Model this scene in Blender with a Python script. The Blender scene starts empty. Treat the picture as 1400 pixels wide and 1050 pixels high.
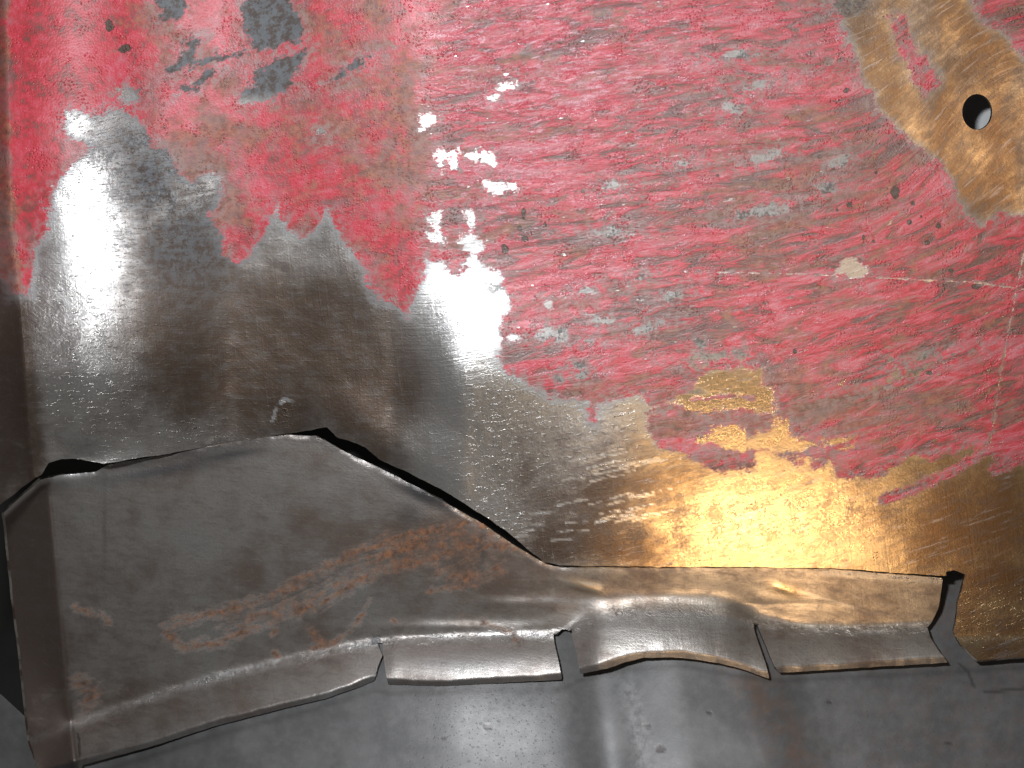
import bpy, math
import numpy as np
from mathutils import Matrix, Vector

# ------------------------------------------------------------------ camera, world, lamps
scene = bpy.context.scene
COL = scene.collection
PX = 0.00025                       # one photo pixel on the panel, in metres
F = 1374.0                         # focal length in pixels of the 1400 x 1050 frame
H = 0.322                          # camera to panel plane
YAW, PITCH = math.radians(1.55), math.radians(19.0)
fw = np.array([-math.sin(YAW) * math.cos(PITCH), math.cos(YAW) * math.cos(PITCH), -math.sin(PITCH)])
rt = np.cross(fw, [0, 0, 1.0]); rt /= np.linalg.norm(rt)
up = np.cross(rt, fw)
CAM = np.array([0.0, -H, 0.0])


def ray(u, v):
    u = np.asarray(u, float); v = np.asarray(v, float)
    return fw + rt * ((u - 700) / F)[..., None] + up * ((525 - v) / F)[..., None]


def P(u, v, D):
    """point of the panel seen at (u, v) standing D (in pixels of PX) proud of the plane Y = 0"""
    d = ray(u, v)
    t = (H - np.asarray(D, float) * PX) / d[..., 1]
    return CAM + d * t[..., None]


cam = bpy.data.cameras.new('camera')
cam.sensor_width = 36.0
cam.lens = F / 1400 * 36.0
cam.clip_start = 0.01
cam.clip_end = 20
camo = bpy.data.objects.new('camera', cam)
COL.objects.link(camo)
camo.matrix_world = Matrix(((rt[0], up[0], -fw[0], CAM[0]), (rt[1], up[1], -fw[1], CAM[1]),
                            (rt[2], up[2], -fw[2], CAM[2]), (0, 0, 0, 1)))
scene.camera = camo

world = bpy.data.worlds.new('World')
scene.world = world
world.use_nodes = True
bg = world.node_tree.nodes['Background']
bg.inputs[0].default_value = (1.0, 0.97, 0.93, 1)
bg.inputs[1].default_value = 0.09


def area(name, loc, target, sx, sy, watts, color, shape='RECTANGLE', spread=180):
    l = bpy.data.lights.new(name, 'AREA')
    l.shape = shape; l.size = sx; l.size_y = sy
    l.energy = watts; l.color = color; l.spread = math.radians(spread)
    o = bpy.data.objects.new(name, l); COL.objects.link(o)
    o.location = loc
    o.rotation_euler = (Vector(target) - Vector(loc)).to_track_quat('-Z', 'Y').to_euler()
    return o


# the camera's flash, up and left of the lens
flash_pos = CAM + rt * -0.036 + up * 0.036
area('flash_lamp', flash_pos, P(700, 460, 0), 0.013, 0.008, 1.72, (0.95, 0.97, 1.0))
# an incandescent work lamp low on the right, and its second bulb further up
lamp_a = P(1000, 690, 0) + (P(1000, 690, 0) - CAM) * np.array([1, -1, 1]) * 0.95
area('warm_work_lamp', lamp_a, P(1045, 660, 0), 0.085, 0.045, 0.020, (1.0, 0.67, 0.38), spread=34)
lamp_b = P(1330, 150, 0) + (P(1330, 150, 0) - CAM) * np.array([1, -1, 1]) * 0.95
area('warm_side_lamp', lamp_b, P(1300, 200, 0), 0.09, 0.09, 0.022, (1.0, 0.68, 0.42), spread=50)

scene.view_settings.view_transform = 'Standard'
scene.view_settings.look = 'None'
scene.view_settings.gamma = 1
scene.view_settings.exposure = 0
scene.render.engine = 'CYCLES'
scene.cycles.use_adaptive_sampling = True
scene.cycles.use_denoising = True
scene.cycles.use_light_tree = False
scene.cycles.adaptive_threshold = 0.01
scene.cycles.adaptive_min_samples = 24
scene.cycles.max_bounces = 5
scene.cycles.sample_clamp_indirect = 3.0

# ------------------------------------------------------------------ numeric helpers
rng = np.random.RandomState(7)
TAB = rng.rand(512, 512)


def vnoise(x, y):
    xi = np.floor(x).astype(int); yi = np.floor(y).astype(int)
    fx = x - xi; fy = y - yi
    fx = fx * fx * (3 - 2 * fx); fy = fy * fy * (3 - 2 * fy)
    a = TAB[xi % 512, yi % 512]; b = TAB[(xi + 1) % 512, yi % 512]
    c = TAB[xi % 512, (yi + 1) % 512]; d = TAB[(xi + 1) % 512, (yi + 1) % 512]
    return (a * (1 - fx) + b * fx) * (1 - fy) + (c * (1 - fx) + d * fx) * fy


def fbm(x, y, oct=4, seed=0):
    s = 0; a = 0.5; n = 0
    for k in range(oct):
        s = s + a * vnoise(x * 2 ** k + 17.3 * k + seed * 31.7, y * 2 ** k + 9.1 * k + seed * 11.3)
        n += a; a *= 0.5
    return s / n - 0.5


def ss(a, b, x):
    t = np.clip((x - a) / (b - a), 0, 1)
    return t * t * (3 - 2 * t)


def sdf(U, V, pts):
    """signed distance to a closed polygon in pixels, positive inside"""
    pts = np.asarray(pts, float)
    d2 = np.full(U.shape, 1e12); ins = np.zeros(U.shape, bool)
    for (x0, y0), (x1, y1) in zip(pts, np.roll(pts, -1, 0)):
        ex, ey = x1 - x0, y1 - y0
        t = np.clip(((U - x0) * ex + (V - y0) * ey) / (ex * ex + ey * ey + 1e-9), 0, 1)
        d2 = np.minimum(d2, (U - x0 - t * ex) ** 2 + (V - y0 - t * ey) ** 2)
        if y0 != y1:
            ins ^= ((y0 > V) != (y1 > V)) & (U < ex * (V - y0) / (y1 - y0) + x0)
    d = np.sqrt(d2)
    return np.where(ins, d, -d)


def sdf_line(U, V, pts, w):
    """positive within w of an open polyline"""
    d2 = np.full(U.shape, 1e12)
    for (x0, y0), (x1, y1) in zip(pts[:-1], pts[1:]):
        ex, ey = x1 - x0, y1 - y0
        t = np.clip(((U - x0) * ex + (V - y0) * ey) / (ex * ex + ey * ey + 1e-9), 0, 1)
        d2 = np.minimum(d2, (U - x0 - t * ex) ** 2 + (V - y0 - t * ey) ** 2)
    return w - np.sqrt(d2)


def blob(U, V, u, v, ru, rv, ang=0):
    c, s = math.cos(math.radians(ang)), math.sin(math.radians(ang))
    x = (U - u) * c + (V - v) * s; y = -(U - u) * s + (V - v) * c
    return np.exp(-((x / ru) ** 2 + (y / rv) ** 2))


def ell(U, V, u, v, ru, rv, ang=0):
    """rough signed distance to an ellipse, positive inside"""
    c, s = math.cos(math.radians(ang)), math.sin(math.radians(ang))
    x = (U - u) * c + (V - v) * s; y = -(U - u) * s + (V - v) * c
    return (1 - np.sqrt((x / ru) ** 2 + (y / rv) ** 2)) * min(ru, rv)


def axis(a, b, lo, hi, step):
    dense = list(np.arange(a, b + step / 2, step))
    left, x, s = [], a, step
    while x > lo:
        s *= 1.25; x -= s; left.append(x)
    right, x, s = [], dense[-1], step
    while x < hi:
        s *= 1.25; x += s; right.append(x)
    return np.array(left[::-1] + dense + right)


def sheet_mesh(name, us, vs, region, depth, attrs, thick):
    """cut a sheet out of the (us, vs) grid where region > 0, stand it at depth, give the cut a real edge"""
    U, V = np.meshgrid(us, vs, indexing='ij')
    nu, nv = U.shape
    f = region(U, V)
    f = np.where(np.abs(f) < 1e-4, 1e-4, f)
    ins = f > 0
    cnt = ins[:-1, :-1].astype(int) + ins[1:, :-1] + ins[1:, 1:] + ins[:-1, 1:]
    idx = np.arange(nu * nv).reshape(nu, nv)
    full = cnt == 4
    # corner order makes the front face look towards -Y
    q = np.stack([idx[:-1, :-1], idx[:-1, 1:], idx[1:, 1:], idx[1:, :-1]], -1)[full]
    pu = [U.ravel()]; pv = [V.ravel()]
    ex, eu, ev = {}, [], []
    fl, Ul, Vl = f.ravel(), U.ravel(), V.ravel()
    polys, bedges = [], []

    def cross(a, b):
        k = (a, b) if a < b else (b, a)
        if k not in ex:
            t = fl[k[0]] / (fl[k[0]] - fl[k[1]])
            ex[k] = nu * nv + len(eu)
            eu.append(Ul[k[0]] + t * (Ul[k[1]] - Ul[k[0]])); ev.append(Vl[k[0]] + t * (Vl[k[1]] - Vl[k[0]]))
        return ex[k]
    for i, j in np.argwhere((cnt > 0) & (cnt < 4)):
        c = [idx[i, j], idx[i, j + 1], idx[i + 1, j + 1], idx[i + 1, j]]
        poly = []
        for k in range(4):
            a, b = c[k], c[(k + 1) % 4]
            if fl[a] > 0: poly.append(a)
            if (fl[a] > 0) != (fl[b] > 0): poly.append(cross(a, b))
        if len(poly) >= 3:
            polys.append(poly)
            n = len(poly)
            for k in range(n):
                if poly[k] >= nu * nv and poly[(k + 1) % n] >= nu * nv: bedges.append((poly[k], poly[(k + 1) % n]))
    AU = np.concatenate([Ul, np.array(eu)]); AV = np.concatenate([Vl, np.array(ev)])
    used = np.zeros(len(AU), bool); used[q.ravel()] = True
    for p in polys: used[p] = True
    remap = np.cumsum(used) - 1
    AU, AV = AU[used], AV[used]
    q = remap[q]; polys = [[int(remap[k]) for k in p] for p in polys]; bedges = [(remap[a], remap[b]) for a, b in bedges]
    D = depth(AU, AV)
    co = P(AU, AV, D)
    # normals for the rim
    nrm = np.zeros_like(co)
    fn = np.cross(co[q[:, 2]] - co[q[:, 0]], co[q[:, 3]] - co[q[:, 1]])
    for k in range(4): np.add.at(nrm, q[:, k], fn)
    for p in polys:
        n_ = np.cross(co[p[1]] - co[p[0]], co[p[2]] - co[p[0]])
        for k in p: nrm[k] += n_
    nrm /= np.linalg.norm(nrm, axis=1)[:, None] + 1e-12
    nf = len(co)
    verts = [co]; au = [AU]; av = [AV]
    rim = []
    if thick > 0 and bedges:
        bv = sorted({int(k) for e in bedges for k in e}); pos = {k: n for n, k in enumerate(bv)}
        b = np.array(bv); m = len(b)
        verts += [co[b], co[b] - nrm[b] * thick * 0.5 , co[b] - nrm[b] * thick]
        au += [AU[b]] * 3; av += [AV[b]] * 3
        for x, y in bedges:
            x, y = pos[int(x)], pos[int(y)]
            for r in range(2):
                rim.append((nf + r * m + y, nf + r * m + x, nf + (r + 1) * m + x, nf + (r + 1) * m + y))
    co = np.concatenate(verts); AU = np.concatenate(au); AV = np.concatenate(av)
    loops = [q.ravel()]; sizes = [np.full(len(q), 4)]
    if polys:
        loops.append(np.array([k for p in polys for k in p])); sizes.append(np.array([len(p) for p in polys]))
    if rim:
        loops.append(np.array(rim).ravel()); sizes.append(np.full(len(rim), 4))
    loops = np.concatenate(loops).astype(np.int32); sizes = np.concatenate(sizes).astype(np.int32)
    me = bpy.data.meshes.new(name)
    me.vertices.add(len(co)); me.vertices.foreach_set('co', co.astype(np.float32).ravel())
    me.loops.add(len(loops)); me.loops.foreach_set('vertex_index', loops)
    me.polygons.add(len(sizes))
    st = np.concatenate([[0], np.cumsum(sizes)[:-1]]).astype(np.int32)
    me.polygons.foreach_set('loop_start', st)
    me.polygons.foreach_set('loop_total', sizes)
    mi = np.zeros(len(sizes), np.int32)
    if rim: mi[-len(rim):] = 1
    me.polygons.foreach_set('material_index', mi)
    me.polygons.foreach_set('use_smooth', np.ones(len(sizes), bool))
    me.update(calc_edges=True)
    for k, a in attrs(AU, AV).items():
        if isinstance(a, tuple):
            at = me.attributes.new(k, 'FLOAT_VECTOR', 'POINT')
            at.data.foreach_set('vector', np.stack([a[0], a[1], np.zeros_like(a[0])], -1).astype(np.float32).ravel())
        else:
            at = me.attributes.new(k, 'FLOAT', 'POINT')
            at.data.foreach_set('value', a.astype(np.float32))
    return me


def link(name, me, mats, parent=None, loc=None):
    o = bpy.data.objects.new(name, me)
    for m in mats: me.materials.append(m)
    COL.objects.link(o)
    if parent:
        o.parent = parent
        o.matrix_parent_inverse = Matrix.Translation(-parent.location)
    return o


def thing(name, label, cat, loc):
    o = bpy.data.objects.new(name, None); COL.objects.link(o)
    o.location = loc; o.empty_display_size = 0.02
    o['label'] = label; o['category'] = cat
    return o


# ------------------------------------------------------------------ node helpers
class NT:
    def __init__(s, name):
        s.m = bpy.data.materials.new(name); s.m.use_nodes = True
        s.t = s.m.node_tree; s.t.nodes.clear()
        s.out = s.t.nodes.new('ShaderNodeOutputMaterial')

    def n(s, typ, **kw):
        o = s.t.nodes.new(typ)
        for k, v in kw.items(): setattr(o, k, v)
        return o

    def put(s, sock, v):
        if isinstance(v, bpy.types.NodeSocket): s.t.links.new(v, sock)
        elif v is not None:
            if isinstance(v, tuple) and len(v) == 3 and sock.type == 'RGBA': v = v + (1,)
            sock.default_value = v

    def attr(s, name, out='Fac'):
        return s.n('ShaderNodeAttribute', attribute_name=name).outputs[out]

    def math(s, op, a, b=None, c=None, clamp=False):
        o = s.n('ShaderNodeMath', operation=op, use_clamp=clamp)
        s.put(o.inputs[0], a)
        if b is not None: s.put(o.inputs[1], b)
        if c is not None: s.put(o.inputs[2], c)
        return o.outputs[0]

    def add(s, *a):
        r = a[0]
        for b in a[1:]: r = s.math('ADD', r, b)
        return r

    def mul(s, *a):
        r = a[0]
        for b in a[1:]: r = s.math('MULTIPLY', r, b)
        return r

    def step(s, a, b, x, lo=0.0, hi=1.0):
        o = s.n('ShaderNodeMapRange', interpolation_type='SMOOTHSTEP')
        s.put(o.inputs[0], x); s.put(o.inputs[1], a); s.put(o.inputs[2], b); s.put(o.inputs[3], lo); s.put(o.inputs[4], hi)
        return o.outputs[0]

    def lin(s, a, b, x, lo, hi):
        o = s.n('ShaderNodeMapRange')
        s.put(o.inputs[0], x); s.put(o.inputs[1], a); s.put(o.inputs[2], b); s.put(o.inputs[3], lo); s.put(o.inputs[4], hi)
        return o.outputs[0]

    def scale(s, v, sc, off=(0, 0, 0), rot=0):
        if rot:
            o = s.n('ShaderNodeMapping'); s.put(o.inputs[0], v); o.inputs['Rotation'].default_value = (0, 0, math.radians(rot))
            v = o.outputs[0]; rot = 0
        o = s.n('ShaderNodeMapping')
        s.put(o.inputs[0], v); o.inputs['Scale'].default_value = sc; o.inputs['Location'].default_value = off
        o.inputs['Rotation'].default_value = (0, 0, math.radians(rot))
        return o.outputs[0]

    def noise(s, v, sc=1.0, detail=4, rough=0.55, dist=0.0):
        o = s.n('ShaderNodeTexNoise', noise_dimensions='2D')
        s.put(o.inputs['Vector'], v); s.put(o.inputs['Scale'], sc); s.put(o.inputs['Detail'], detail)
        s.put(o.inputs['Roughness'], rough); s.put(o.inputs['Distortion'], dist)
        return o.outputs[0]

    def voro(s, v, sc, feature='F1', rnd=1.0):
        o = s.n('ShaderNodeTexVoronoi', voronoi_dimensions='2D', feature=feature)
        s.put(o.inputs['Vector'], v); s.put(o.inputs['Scale'], sc); s.put(o.inputs['Randomness'], rnd)
        return o.outputs[0]

    def mix(s, f, a, b):
        o = s.n('ShaderNodeMix', data_type='RGBA')
        s.put(o.inputs[0], f); s.put(o.inputs[6], a); s.put(o.inputs[7], b)
        return o.outputs[2]

    def fmix(s, f, a, b):
        o = s.n('ShaderNodeMix', data_type='FLOAT')
        s.put(o.inputs[0], f); s.put(o.inputs[2], a); s.put(o.inputs[3], b)
        return o.outputs[0]

    def bump(s, h, dist, strength=1.0, normal=None):
        o = s.n('ShaderNodeBump')
        s.put(o.inputs['Height'], h); s.put(o.inputs['Distance'], dist); s.put(o.inputs['Strength'], strength)
        if normal is not None: s.put(o.inputs['Normal'], normal)
        return o.outputs[0]

    def bsdf(s, col, rough, metal, normal, spec=0.5, aniso=None):
        o = s.n('ShaderNodeBsdfPrincipled')
        s.put(o.inputs['Base Color'], col); s.put(o.inputs['Roughness'], rough); s.put(o.inputs['Metallic'], metal)
        if normal is not None: s.put(o.inputs['Normal'], normal)
        s.put(o.inputs['Specular IOR Level'], spec)
        return o.outputs[0]

    def finish(s, sh):
        s.t.links.new(sh, s.out.inputs[0]); return s.m


def steel_layer(k, uv, flow, oxide_shade, pol_sheen, pit, grit, gold_sheen, brush=0.0, rusty=(0.185, 0.138, 0.110)):
    """bare scratched steel: colour, roughness, height (metres), for the given stain / polish / pitting masks, which also carry painted light and shade"""
    blot = k.noise(uv, 1.3, 6, 0.62)
    mott = k.noise(k.scale(flow, (3.6, 9, 1), (3, 8, 0)), 1.0, 7, 0.7, 0.3)
    speck = k.noise(uv, 34, 3, 0.75)
    scr1 = k.noise(k.scale(flow, (1.1, 30, 1)), 1.0, 4, 0.75)
    scr2 = k.noise(k.scale(uv, (30, 0.8, 1), rot=7), 1.0, 3, 0.75)
    scr3 = k.noise(k.scale(uv, (34, 1.4, 1), (2, 1, 0), rot=50), 1.0, 3, 0.75)
    glint = k.mul(k.step(0.60, 0.68, k.noise(k.scale(flow, (7, 24, 1), (6, 3, 0)), 1.0, 3, 0.6)), grit)
    lines = k.math('MAXIMUM', k.step(0.64, 0.74, scr3), k.mul(k.step(0.62, 0.74, scr2), 0.8))
    lines = k.mul(lines, k.step(0.45, 0.62, blot), k.math('SUBTRACT', 1.0, gold_sheen))
    gsc = k.mul(k.step(0.54, 0.70, k.noise(k.scale(flow, (1.6, 15, 1), (8, 8, 0)), 1.0, 6, 0.72)), k.step(0.42, 0.62, blot), gold_sheen)
    ox_shade = k.add(oxide_shade, k.mul(k.math('SUBTRACT', mott, 0.5), 0.7), k.mul(k.math('SUBTRACT', blot, 0.5), 1.1))
    ox_shade = k.step(0.2, 0.95, ox_shade)
    brown = k.mix(gold_sheen, rusty, (0.24, 0.14, 0.070))
    clean = k.mix(gold_sheen, (0.46, 0.440, 0.415), (0.52, 0.39, 0.23))
    col = k.mix(ox_shade, clean, brown)
    col = k.mix(k.mul(k.step(0.45, 0.7, mott), 0.30), col, (0.20, 0.20, 0.205))
    col = k.mix(k.mul(k.step(0.50, 0.75, speck), 0.35), col, (0.13, 0.115, 0.105))
    pn = k.add(k.noise(uv, 27, 4, 0.75), k.mul(k.math('SUBTRACT', k.noise(uv, 3.5, 5, 0.65), 0.5), 1.0))
    pits = k.mul(pit, k.step(0.585, 0.66, pn))
    col = k.mix(pits, col, k.mix(gold_sheen, (0.062, 0.050, 0.045), (0.10, 0.045, 0.020)))
    col = k.mix(k.mul(pol_sheen, 0.75), col, k.mix(gold_sheen, (0.66, 0.66, 0.66), (0.70, 0.52, 0.30)))
    col = k.mix(k.mul(gsc, 0.6), col, (0.50, 0.47, 0.47))
    col = k.mix(k.mul(lines, 0.2), col, (0.55, 0.54, 0.53))
    rough = k.add(0.30, k.mul(ox_shade, 0.14), k.mul(mott, 0.12), k.mul(lines, -0.10), k.mul(glint, -0.10), k.mul(pits, 0.25), k.mul(pol_sheen, -0.08), k.mul(gold_sheen, -0.07))
    cen = lambda n, a: k.mul(k.math('SUBTRACT', n, 0.5), a)
    h = k.add(k.mul(cen(scr1, 0.00005), k.add(1.0, k.mul(brush, 3.0))), cen(scr2, 0.00005), k.mul(cen(scr3, 0.00004), k.add(1.0, k.mul(k.attr('diag'), 4.0))), cen(speck, 0.00006), k.mul(pits, -0.00007),
              cen(mott, 0.00006), k.mul(glint, 0.00016), k.mul(grit, cen(k.noise(uv, 14, 5, 0.72), 0.00026)))
    return col, rough, h, pits


# ------------------------------------------------------------------ materials
def make_panel_material():
    k = NT('worn_red_paint_on_steel')
    uv = k.attr('uvp', 'Vector'); flow = k.attr('flow', 'Vector')
    bare = k.attr('bare'); wear_shade = k.attr('wear_shade'); oxide_shade = k.attr('oxide_shade'); pol_sheen = k.attr('pol_sheen'); pit = k.attr('pit'); strk = k.attr('streak')
    edge = k.add(k.mul(k.math('SUBTRACT', k.noise(uv, 5, 8, 0.68), 0.5), 24), k.mul(k.math('SUBTRACT', k.noise(k.scale(flow, (4.0, 18, 1)), 1, 5, 0.7), 0.5), 18), k.mul(k.math('SUBTRACT', k.noise(uv, 19, 5, 0.75), 0.5), 14))
    b = k.add(bare, edge)
    cen = lambda n, a: k.mul(k.math('SUBTRACT', n, 0.5), a)
    # strokes of the wire brush (right) and mottled old paint (left)
    s_fine = k.noise(k.scale(flow, (4.0, 18, 1)), 1, 6, 0.72, 0.5)
    s_mid = k.noise(k.scale(flow, (1.6, 6.4, 1), (5, 2, 0)), 1, 7, 0.68, 0.8)
    s_big = k.noise(k.scale(flow, (0.55, 1.8, 1), (9, 4, 0)), 1, 6, 0.65, 0.7)
    m_mid = k.noise(k.scale(uv, (1.6, 1.6, 1), (5, 2, 0)), 1, 8, 0.68, 0.4)
    m_fine = k.noise(k.scale(uv, (9, 9, 1), (2, 2, 0)), 1, 6, 0.7)
    fine = k.noise(uv, 36, 3, 0.75)
    chip_n = k.noise(k.scale(flow, (3.4, 8.5, 1), (3, 7, 0)), 1, 6, 0.66)
    chip = k.mul(k.step(0.70, 0.72, chip_n), strk)
    bmask = k.math('MAXIMUM', k.step(-3.5, 2.5, b), chip)
    # sound paint, dusty where it was scuffed
    tone = k.fmix(strk, k.add(cen(m_mid, 0.9), cen(m_fine, 0.65), 0.54), k.add(cen(s_mid, 1.6), cen(s_big, 1.2), cen(s_fine, 0.8), 0.495))
    tone = k.add(tone, cen(fine, 0.18))
    ramp = k.n('ShaderNodeValToRGB')
    k.put(ramp.inputs[0], tone)
    cr = ramp.color_ramp
    cr.elements[0].position = 0.22; cr.elements[0].color = (0.105, 0.048, 0.042, 1)
    cr.elements[1].position = 0.86; cr.elements[1].color = (0.42, 0.12, 0.14, 1)
    for p_, c_ in ((0.36, (0.175, 0.048, 0.044, 1)), (0.45, (0.28, 0.036, 0.042, 1)), (0.54, (0.385, 0.030, 0.044, 1)), (0.68, (0.42, 0.060, 0.084, 1))):
        e = cr.elements.new(p_); e.color = c_
    pc = ramp.outputs[0]
    # patches sanded through to brown primer and grey film, following the strokes
    n_b = k.fmix(strk, k.noise(k.scale(uv, (1.5, 1.9, 1), (1, 6, 0)), 1.0, 8, 0.70), k.noise(k.scale(flow, (1.0, 3.2, 1), (1, 6, 0)), 1.0, 8, 0.70, 0.5))
    brown = k.step(0.46, 0.66, k.add(n_b, k.mul(k.math('SUBTRACT', wear_shade, 0.40), 0.40), cen(m_fine, 0.22)))
    pc = k.mix(k.mul(brown, 0.80), pc, k.mix(k.step(0.3, 0.7, m_fine), (0.10, 0.055, 0.040), (0.25, 0.120, 0.065)))
    g_n = k.fmix(strk, k.noise(k.scale(uv, (2.6, 2.6, 1), (7, 1, 0)), 1.0, 8, 0.72), k.noise(k.scale(flow, (1.6, 6.0, 1), (7, 1, 0)), 1.0, 7, 0.70, 0.4))
    grey_sm = k.step(0.50, 0.66, k.add(g_n, k.mul(wear_shade, 0.10)))
    pc = k.mix(k.mul(grey_sm, k.add(0.15, k.mul(wear_shade, 0.40))), pc, (0.17, 0.135, 0.13))
    gs = k.mul(k.step(0.60, 0.68, k.noise(k.scale(uv, (1, 1, 1), (1, 4, 0)), 15, 6, 0.75)), k.math('SUBTRACT', 1.0, k.mul(strk, 0.7)), k.step(0.38, 0.62, wear_shade))
    pc = k.mix(k.mul(gs, 0.75), pc, (0.075, 0.055, 0.045))
    # pale scuffs, with flash sheen painted in around the top centre
    sc_n = k.noise(k.scale(flow, (2.8, 12, 1), (4, 5, 0)), 1, 7, 0.76, 0.5)
    scuff_sheen = k.mul(k.step(0.50, 0.62, k.add(sc_n, k.mul(k.math('SUBTRACT', k.attr('scuff_sheen'), 0.5), 0.16), cen(s_big, 0.25))), strk)
    pale = k.mul(k.add(0.35, k.mul(k.attr('scuff_sheen'), 0.65)), k.step(0.50, 0.66, k.noise(k.scale(flow, (5, 26, 1), (2, 8, 0)), 1, 5, 0.72)), scuff_sheen)
    pc = k.mix(k.mul(scuff_sheen, 0.22), pc, (0.48, 0.19, 0.23))
    pc = k.mix(k.mul(pale, 0.62), pc, (0.60, 0.40, 0.45))
    pitp = k.step(0.5, 0.57, k.add(k.attr('spot'), k.mul(k.math('SUBTRACT', k.noise(uv, 12, 4, 0.6), 0.5), 0.55)))
    pc = k.mix(pitp, pc, (0.055, 0.036, 0.026))
    # orange peel and blisters: little domes that each catch the flash
    dome = k.step(0.55, 0.0, k.voro(uv, 24, rnd=0.9))
    bl = k.step(0.36, 0.10, k.voro(k.scale(uv, (1, 1, 1), (2, 2, 0)), 21, rnd=0.8))
    blm = k.step(0.54, 0.62, k.noise(k.scale(uv, (1, 1, 1), (4, 9, 0)), 3.0, 4, 0.65))
    pr = k.add(0.31, k.mul(s_mid, 0.14), k.mul(k.math('SUBTRACT', 1.0, strk), 0.08), k.mul(brown, 0.16), k.mul(scuff_sheen, -0.18), k.mul(bl, blm, -0.16))
    ph = k.add(k.mul(strk, k.add(cen(s_fine, 0.00017), cen(s_mid, 0.00055), k.mul(scuff_sheen, cen(fine, 0.00022)))), cen(m_fine, 0.00011), cen(fine, 0.00005),
               k.mul(dome, k.add(k.fmix(strk, 0.00003, 0.00003), k.mul(scuff_sheen, 0.00007))), k.mul(bl, blm, 0.00018), k.mul(pitp, -0.0002), k.mul(brown, -0.00004))
    # steel under it
    mc, mr, mh, pits = steel_layer(k, uv, flow, oxide_shade, pol_sheen, pit, k.attr('grit'), k.attr('gold_sheen'), k.attr('brush'), (0.120, 0.086, 0.064))
    # a feathered darker fringe where the paint thins out to steel
    halo = k.mul(k.step(13, 2, b), k.attr('hal'), k.math('SUBTRACT', 1.0, k.mul(k.attr('gold_sheen'), 0.8)))
    mc = k.mix(k.mul(halo, 0.55), mc, (0.21, 0.225, 0.235))
    mr = k.add(mr, k.mul(halo, 0.10))
    pc = k.mix(k.mul(k.step(-5, -1, b), 0.45), pc, (0.46, 0.085, 0.10))
    pc = k.mix(k.mul(k.step(-26, -3, bare), k.step(0.46, 0.60, m_fine), 0.75), pc, (0.20, 0.15, 0.145))
    dull = k.attr('dull')
    mc = k.mix(k.mul(dull, 0.95), mc, k.mix(k.step(0.44, 0.58, k.add(k.mul(k.noise(uv, 9, 8, 0.75), 0.8), k.mul(k.noise(k.scale(flow, (2.5, 12, 1), (3, 3, 0)), 1, 6, 0.7), 0.2))), (0.098, 0.106, 0.114), (0.060, 0.046, 0.040)))
    mr = k.add(mr, k.mul(dull, 0.25))
    lift = k.mul(bmask, -0.00003)
    nb = k.bump(k.add(k.fmix(bmask, ph, mh), lift), 1.0, 0.85)
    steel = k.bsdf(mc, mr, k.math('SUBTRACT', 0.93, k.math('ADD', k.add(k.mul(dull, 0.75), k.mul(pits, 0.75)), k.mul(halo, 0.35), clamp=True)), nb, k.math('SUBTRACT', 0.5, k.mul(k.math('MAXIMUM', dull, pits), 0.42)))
    paint = k.bsdf(pc, pr, 0.0, nb, k.fmix(strk, 0.48, 0.72))
    mx = k.n('ShaderNodeMixShader')
    k.put(mx.inputs[0], bmask); k.t.links.new(paint, mx.inputs[1]); k.t.links.new(steel, mx.inputs[2])
    return k.finish(mx.outputs[0])


def make_steel_material(name, metal=0.9, base_dark=1.0):
    k = NT(name)
    uv = k.attr('uvp', 'Vector'); flow = k.attr('flow', 'Vector')
    mc, mr, mh, ox_shade = steel_layer(k, uv, flow, k.attr('oxide_shade'), k.attr('pol_sheen'), k.attr('pit'), k.attr('grit'), k.attr('gold_sheen'))
    smudge_shade = k.attr('smudge_shade')
    mc = k.mix(k.mul(smudge_shade, 0.8), mc, (0.045, 0.05, 0.06))
    rfl = k.attr('rflow', 'Vector')
    rn = k.add(k.mul(k.math('SUBTRACT', k.noise(k.scale(rfl, (2.2, 13, 1)), 1, 8, 0.70, 0.4), 0.5), 1.0), k.mul(k.math('SUBTRACT', k.noise(uv, 6, 8, 0.72), 0.5), 0.9))
    ru = k.step(0.34, 0.85, k.add(k.attr('rust'), rn))
    ru = k.mul(ru, k.step(0.02, 0.1, k.attr('rust')))
    rc = k.mix(k.step(0.35, 0.68, k.noise(uv, 11, 7, 0.75)), (0.065, 0.032, 0.020), (0.25, 0.102, 0.040))
    mc = k.mix(k.mul(ru, 0.90), mc, rc)
    metl = k.fmix(ru, metal, 0.25)
    rough = k.add(mr, 0.05, k.mul(ru, 0.2))
    h = k.add(mh, k.mul(ru, k.noise(uv, 22, 4, 0.6), 0.0001))
    nb = k.bump(h, 1.0, 0.75)
    return k.finish(k.bsdf(mc, rough, metl, nb))


def make_edge_material():
    k = NT('sheared_steel_edge')
    uv = k.attr('uvp', 'Vector')
    n1 = k.noise(uv, 12, 5, 0.7); n2 = k.noise(uv, 3, 4, 0.6)
    col = k.mix(k.step(0.45, 0.65, n2), (0.40, 0.37, 0.34), (0.14, 0.10, 0.075))
    return k.finish(k.bsdf(col, k.add(0.25, k.mul(n1, 0.25)), 0.9, k.bump(n1, 0.0003, 0.8)))


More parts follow.
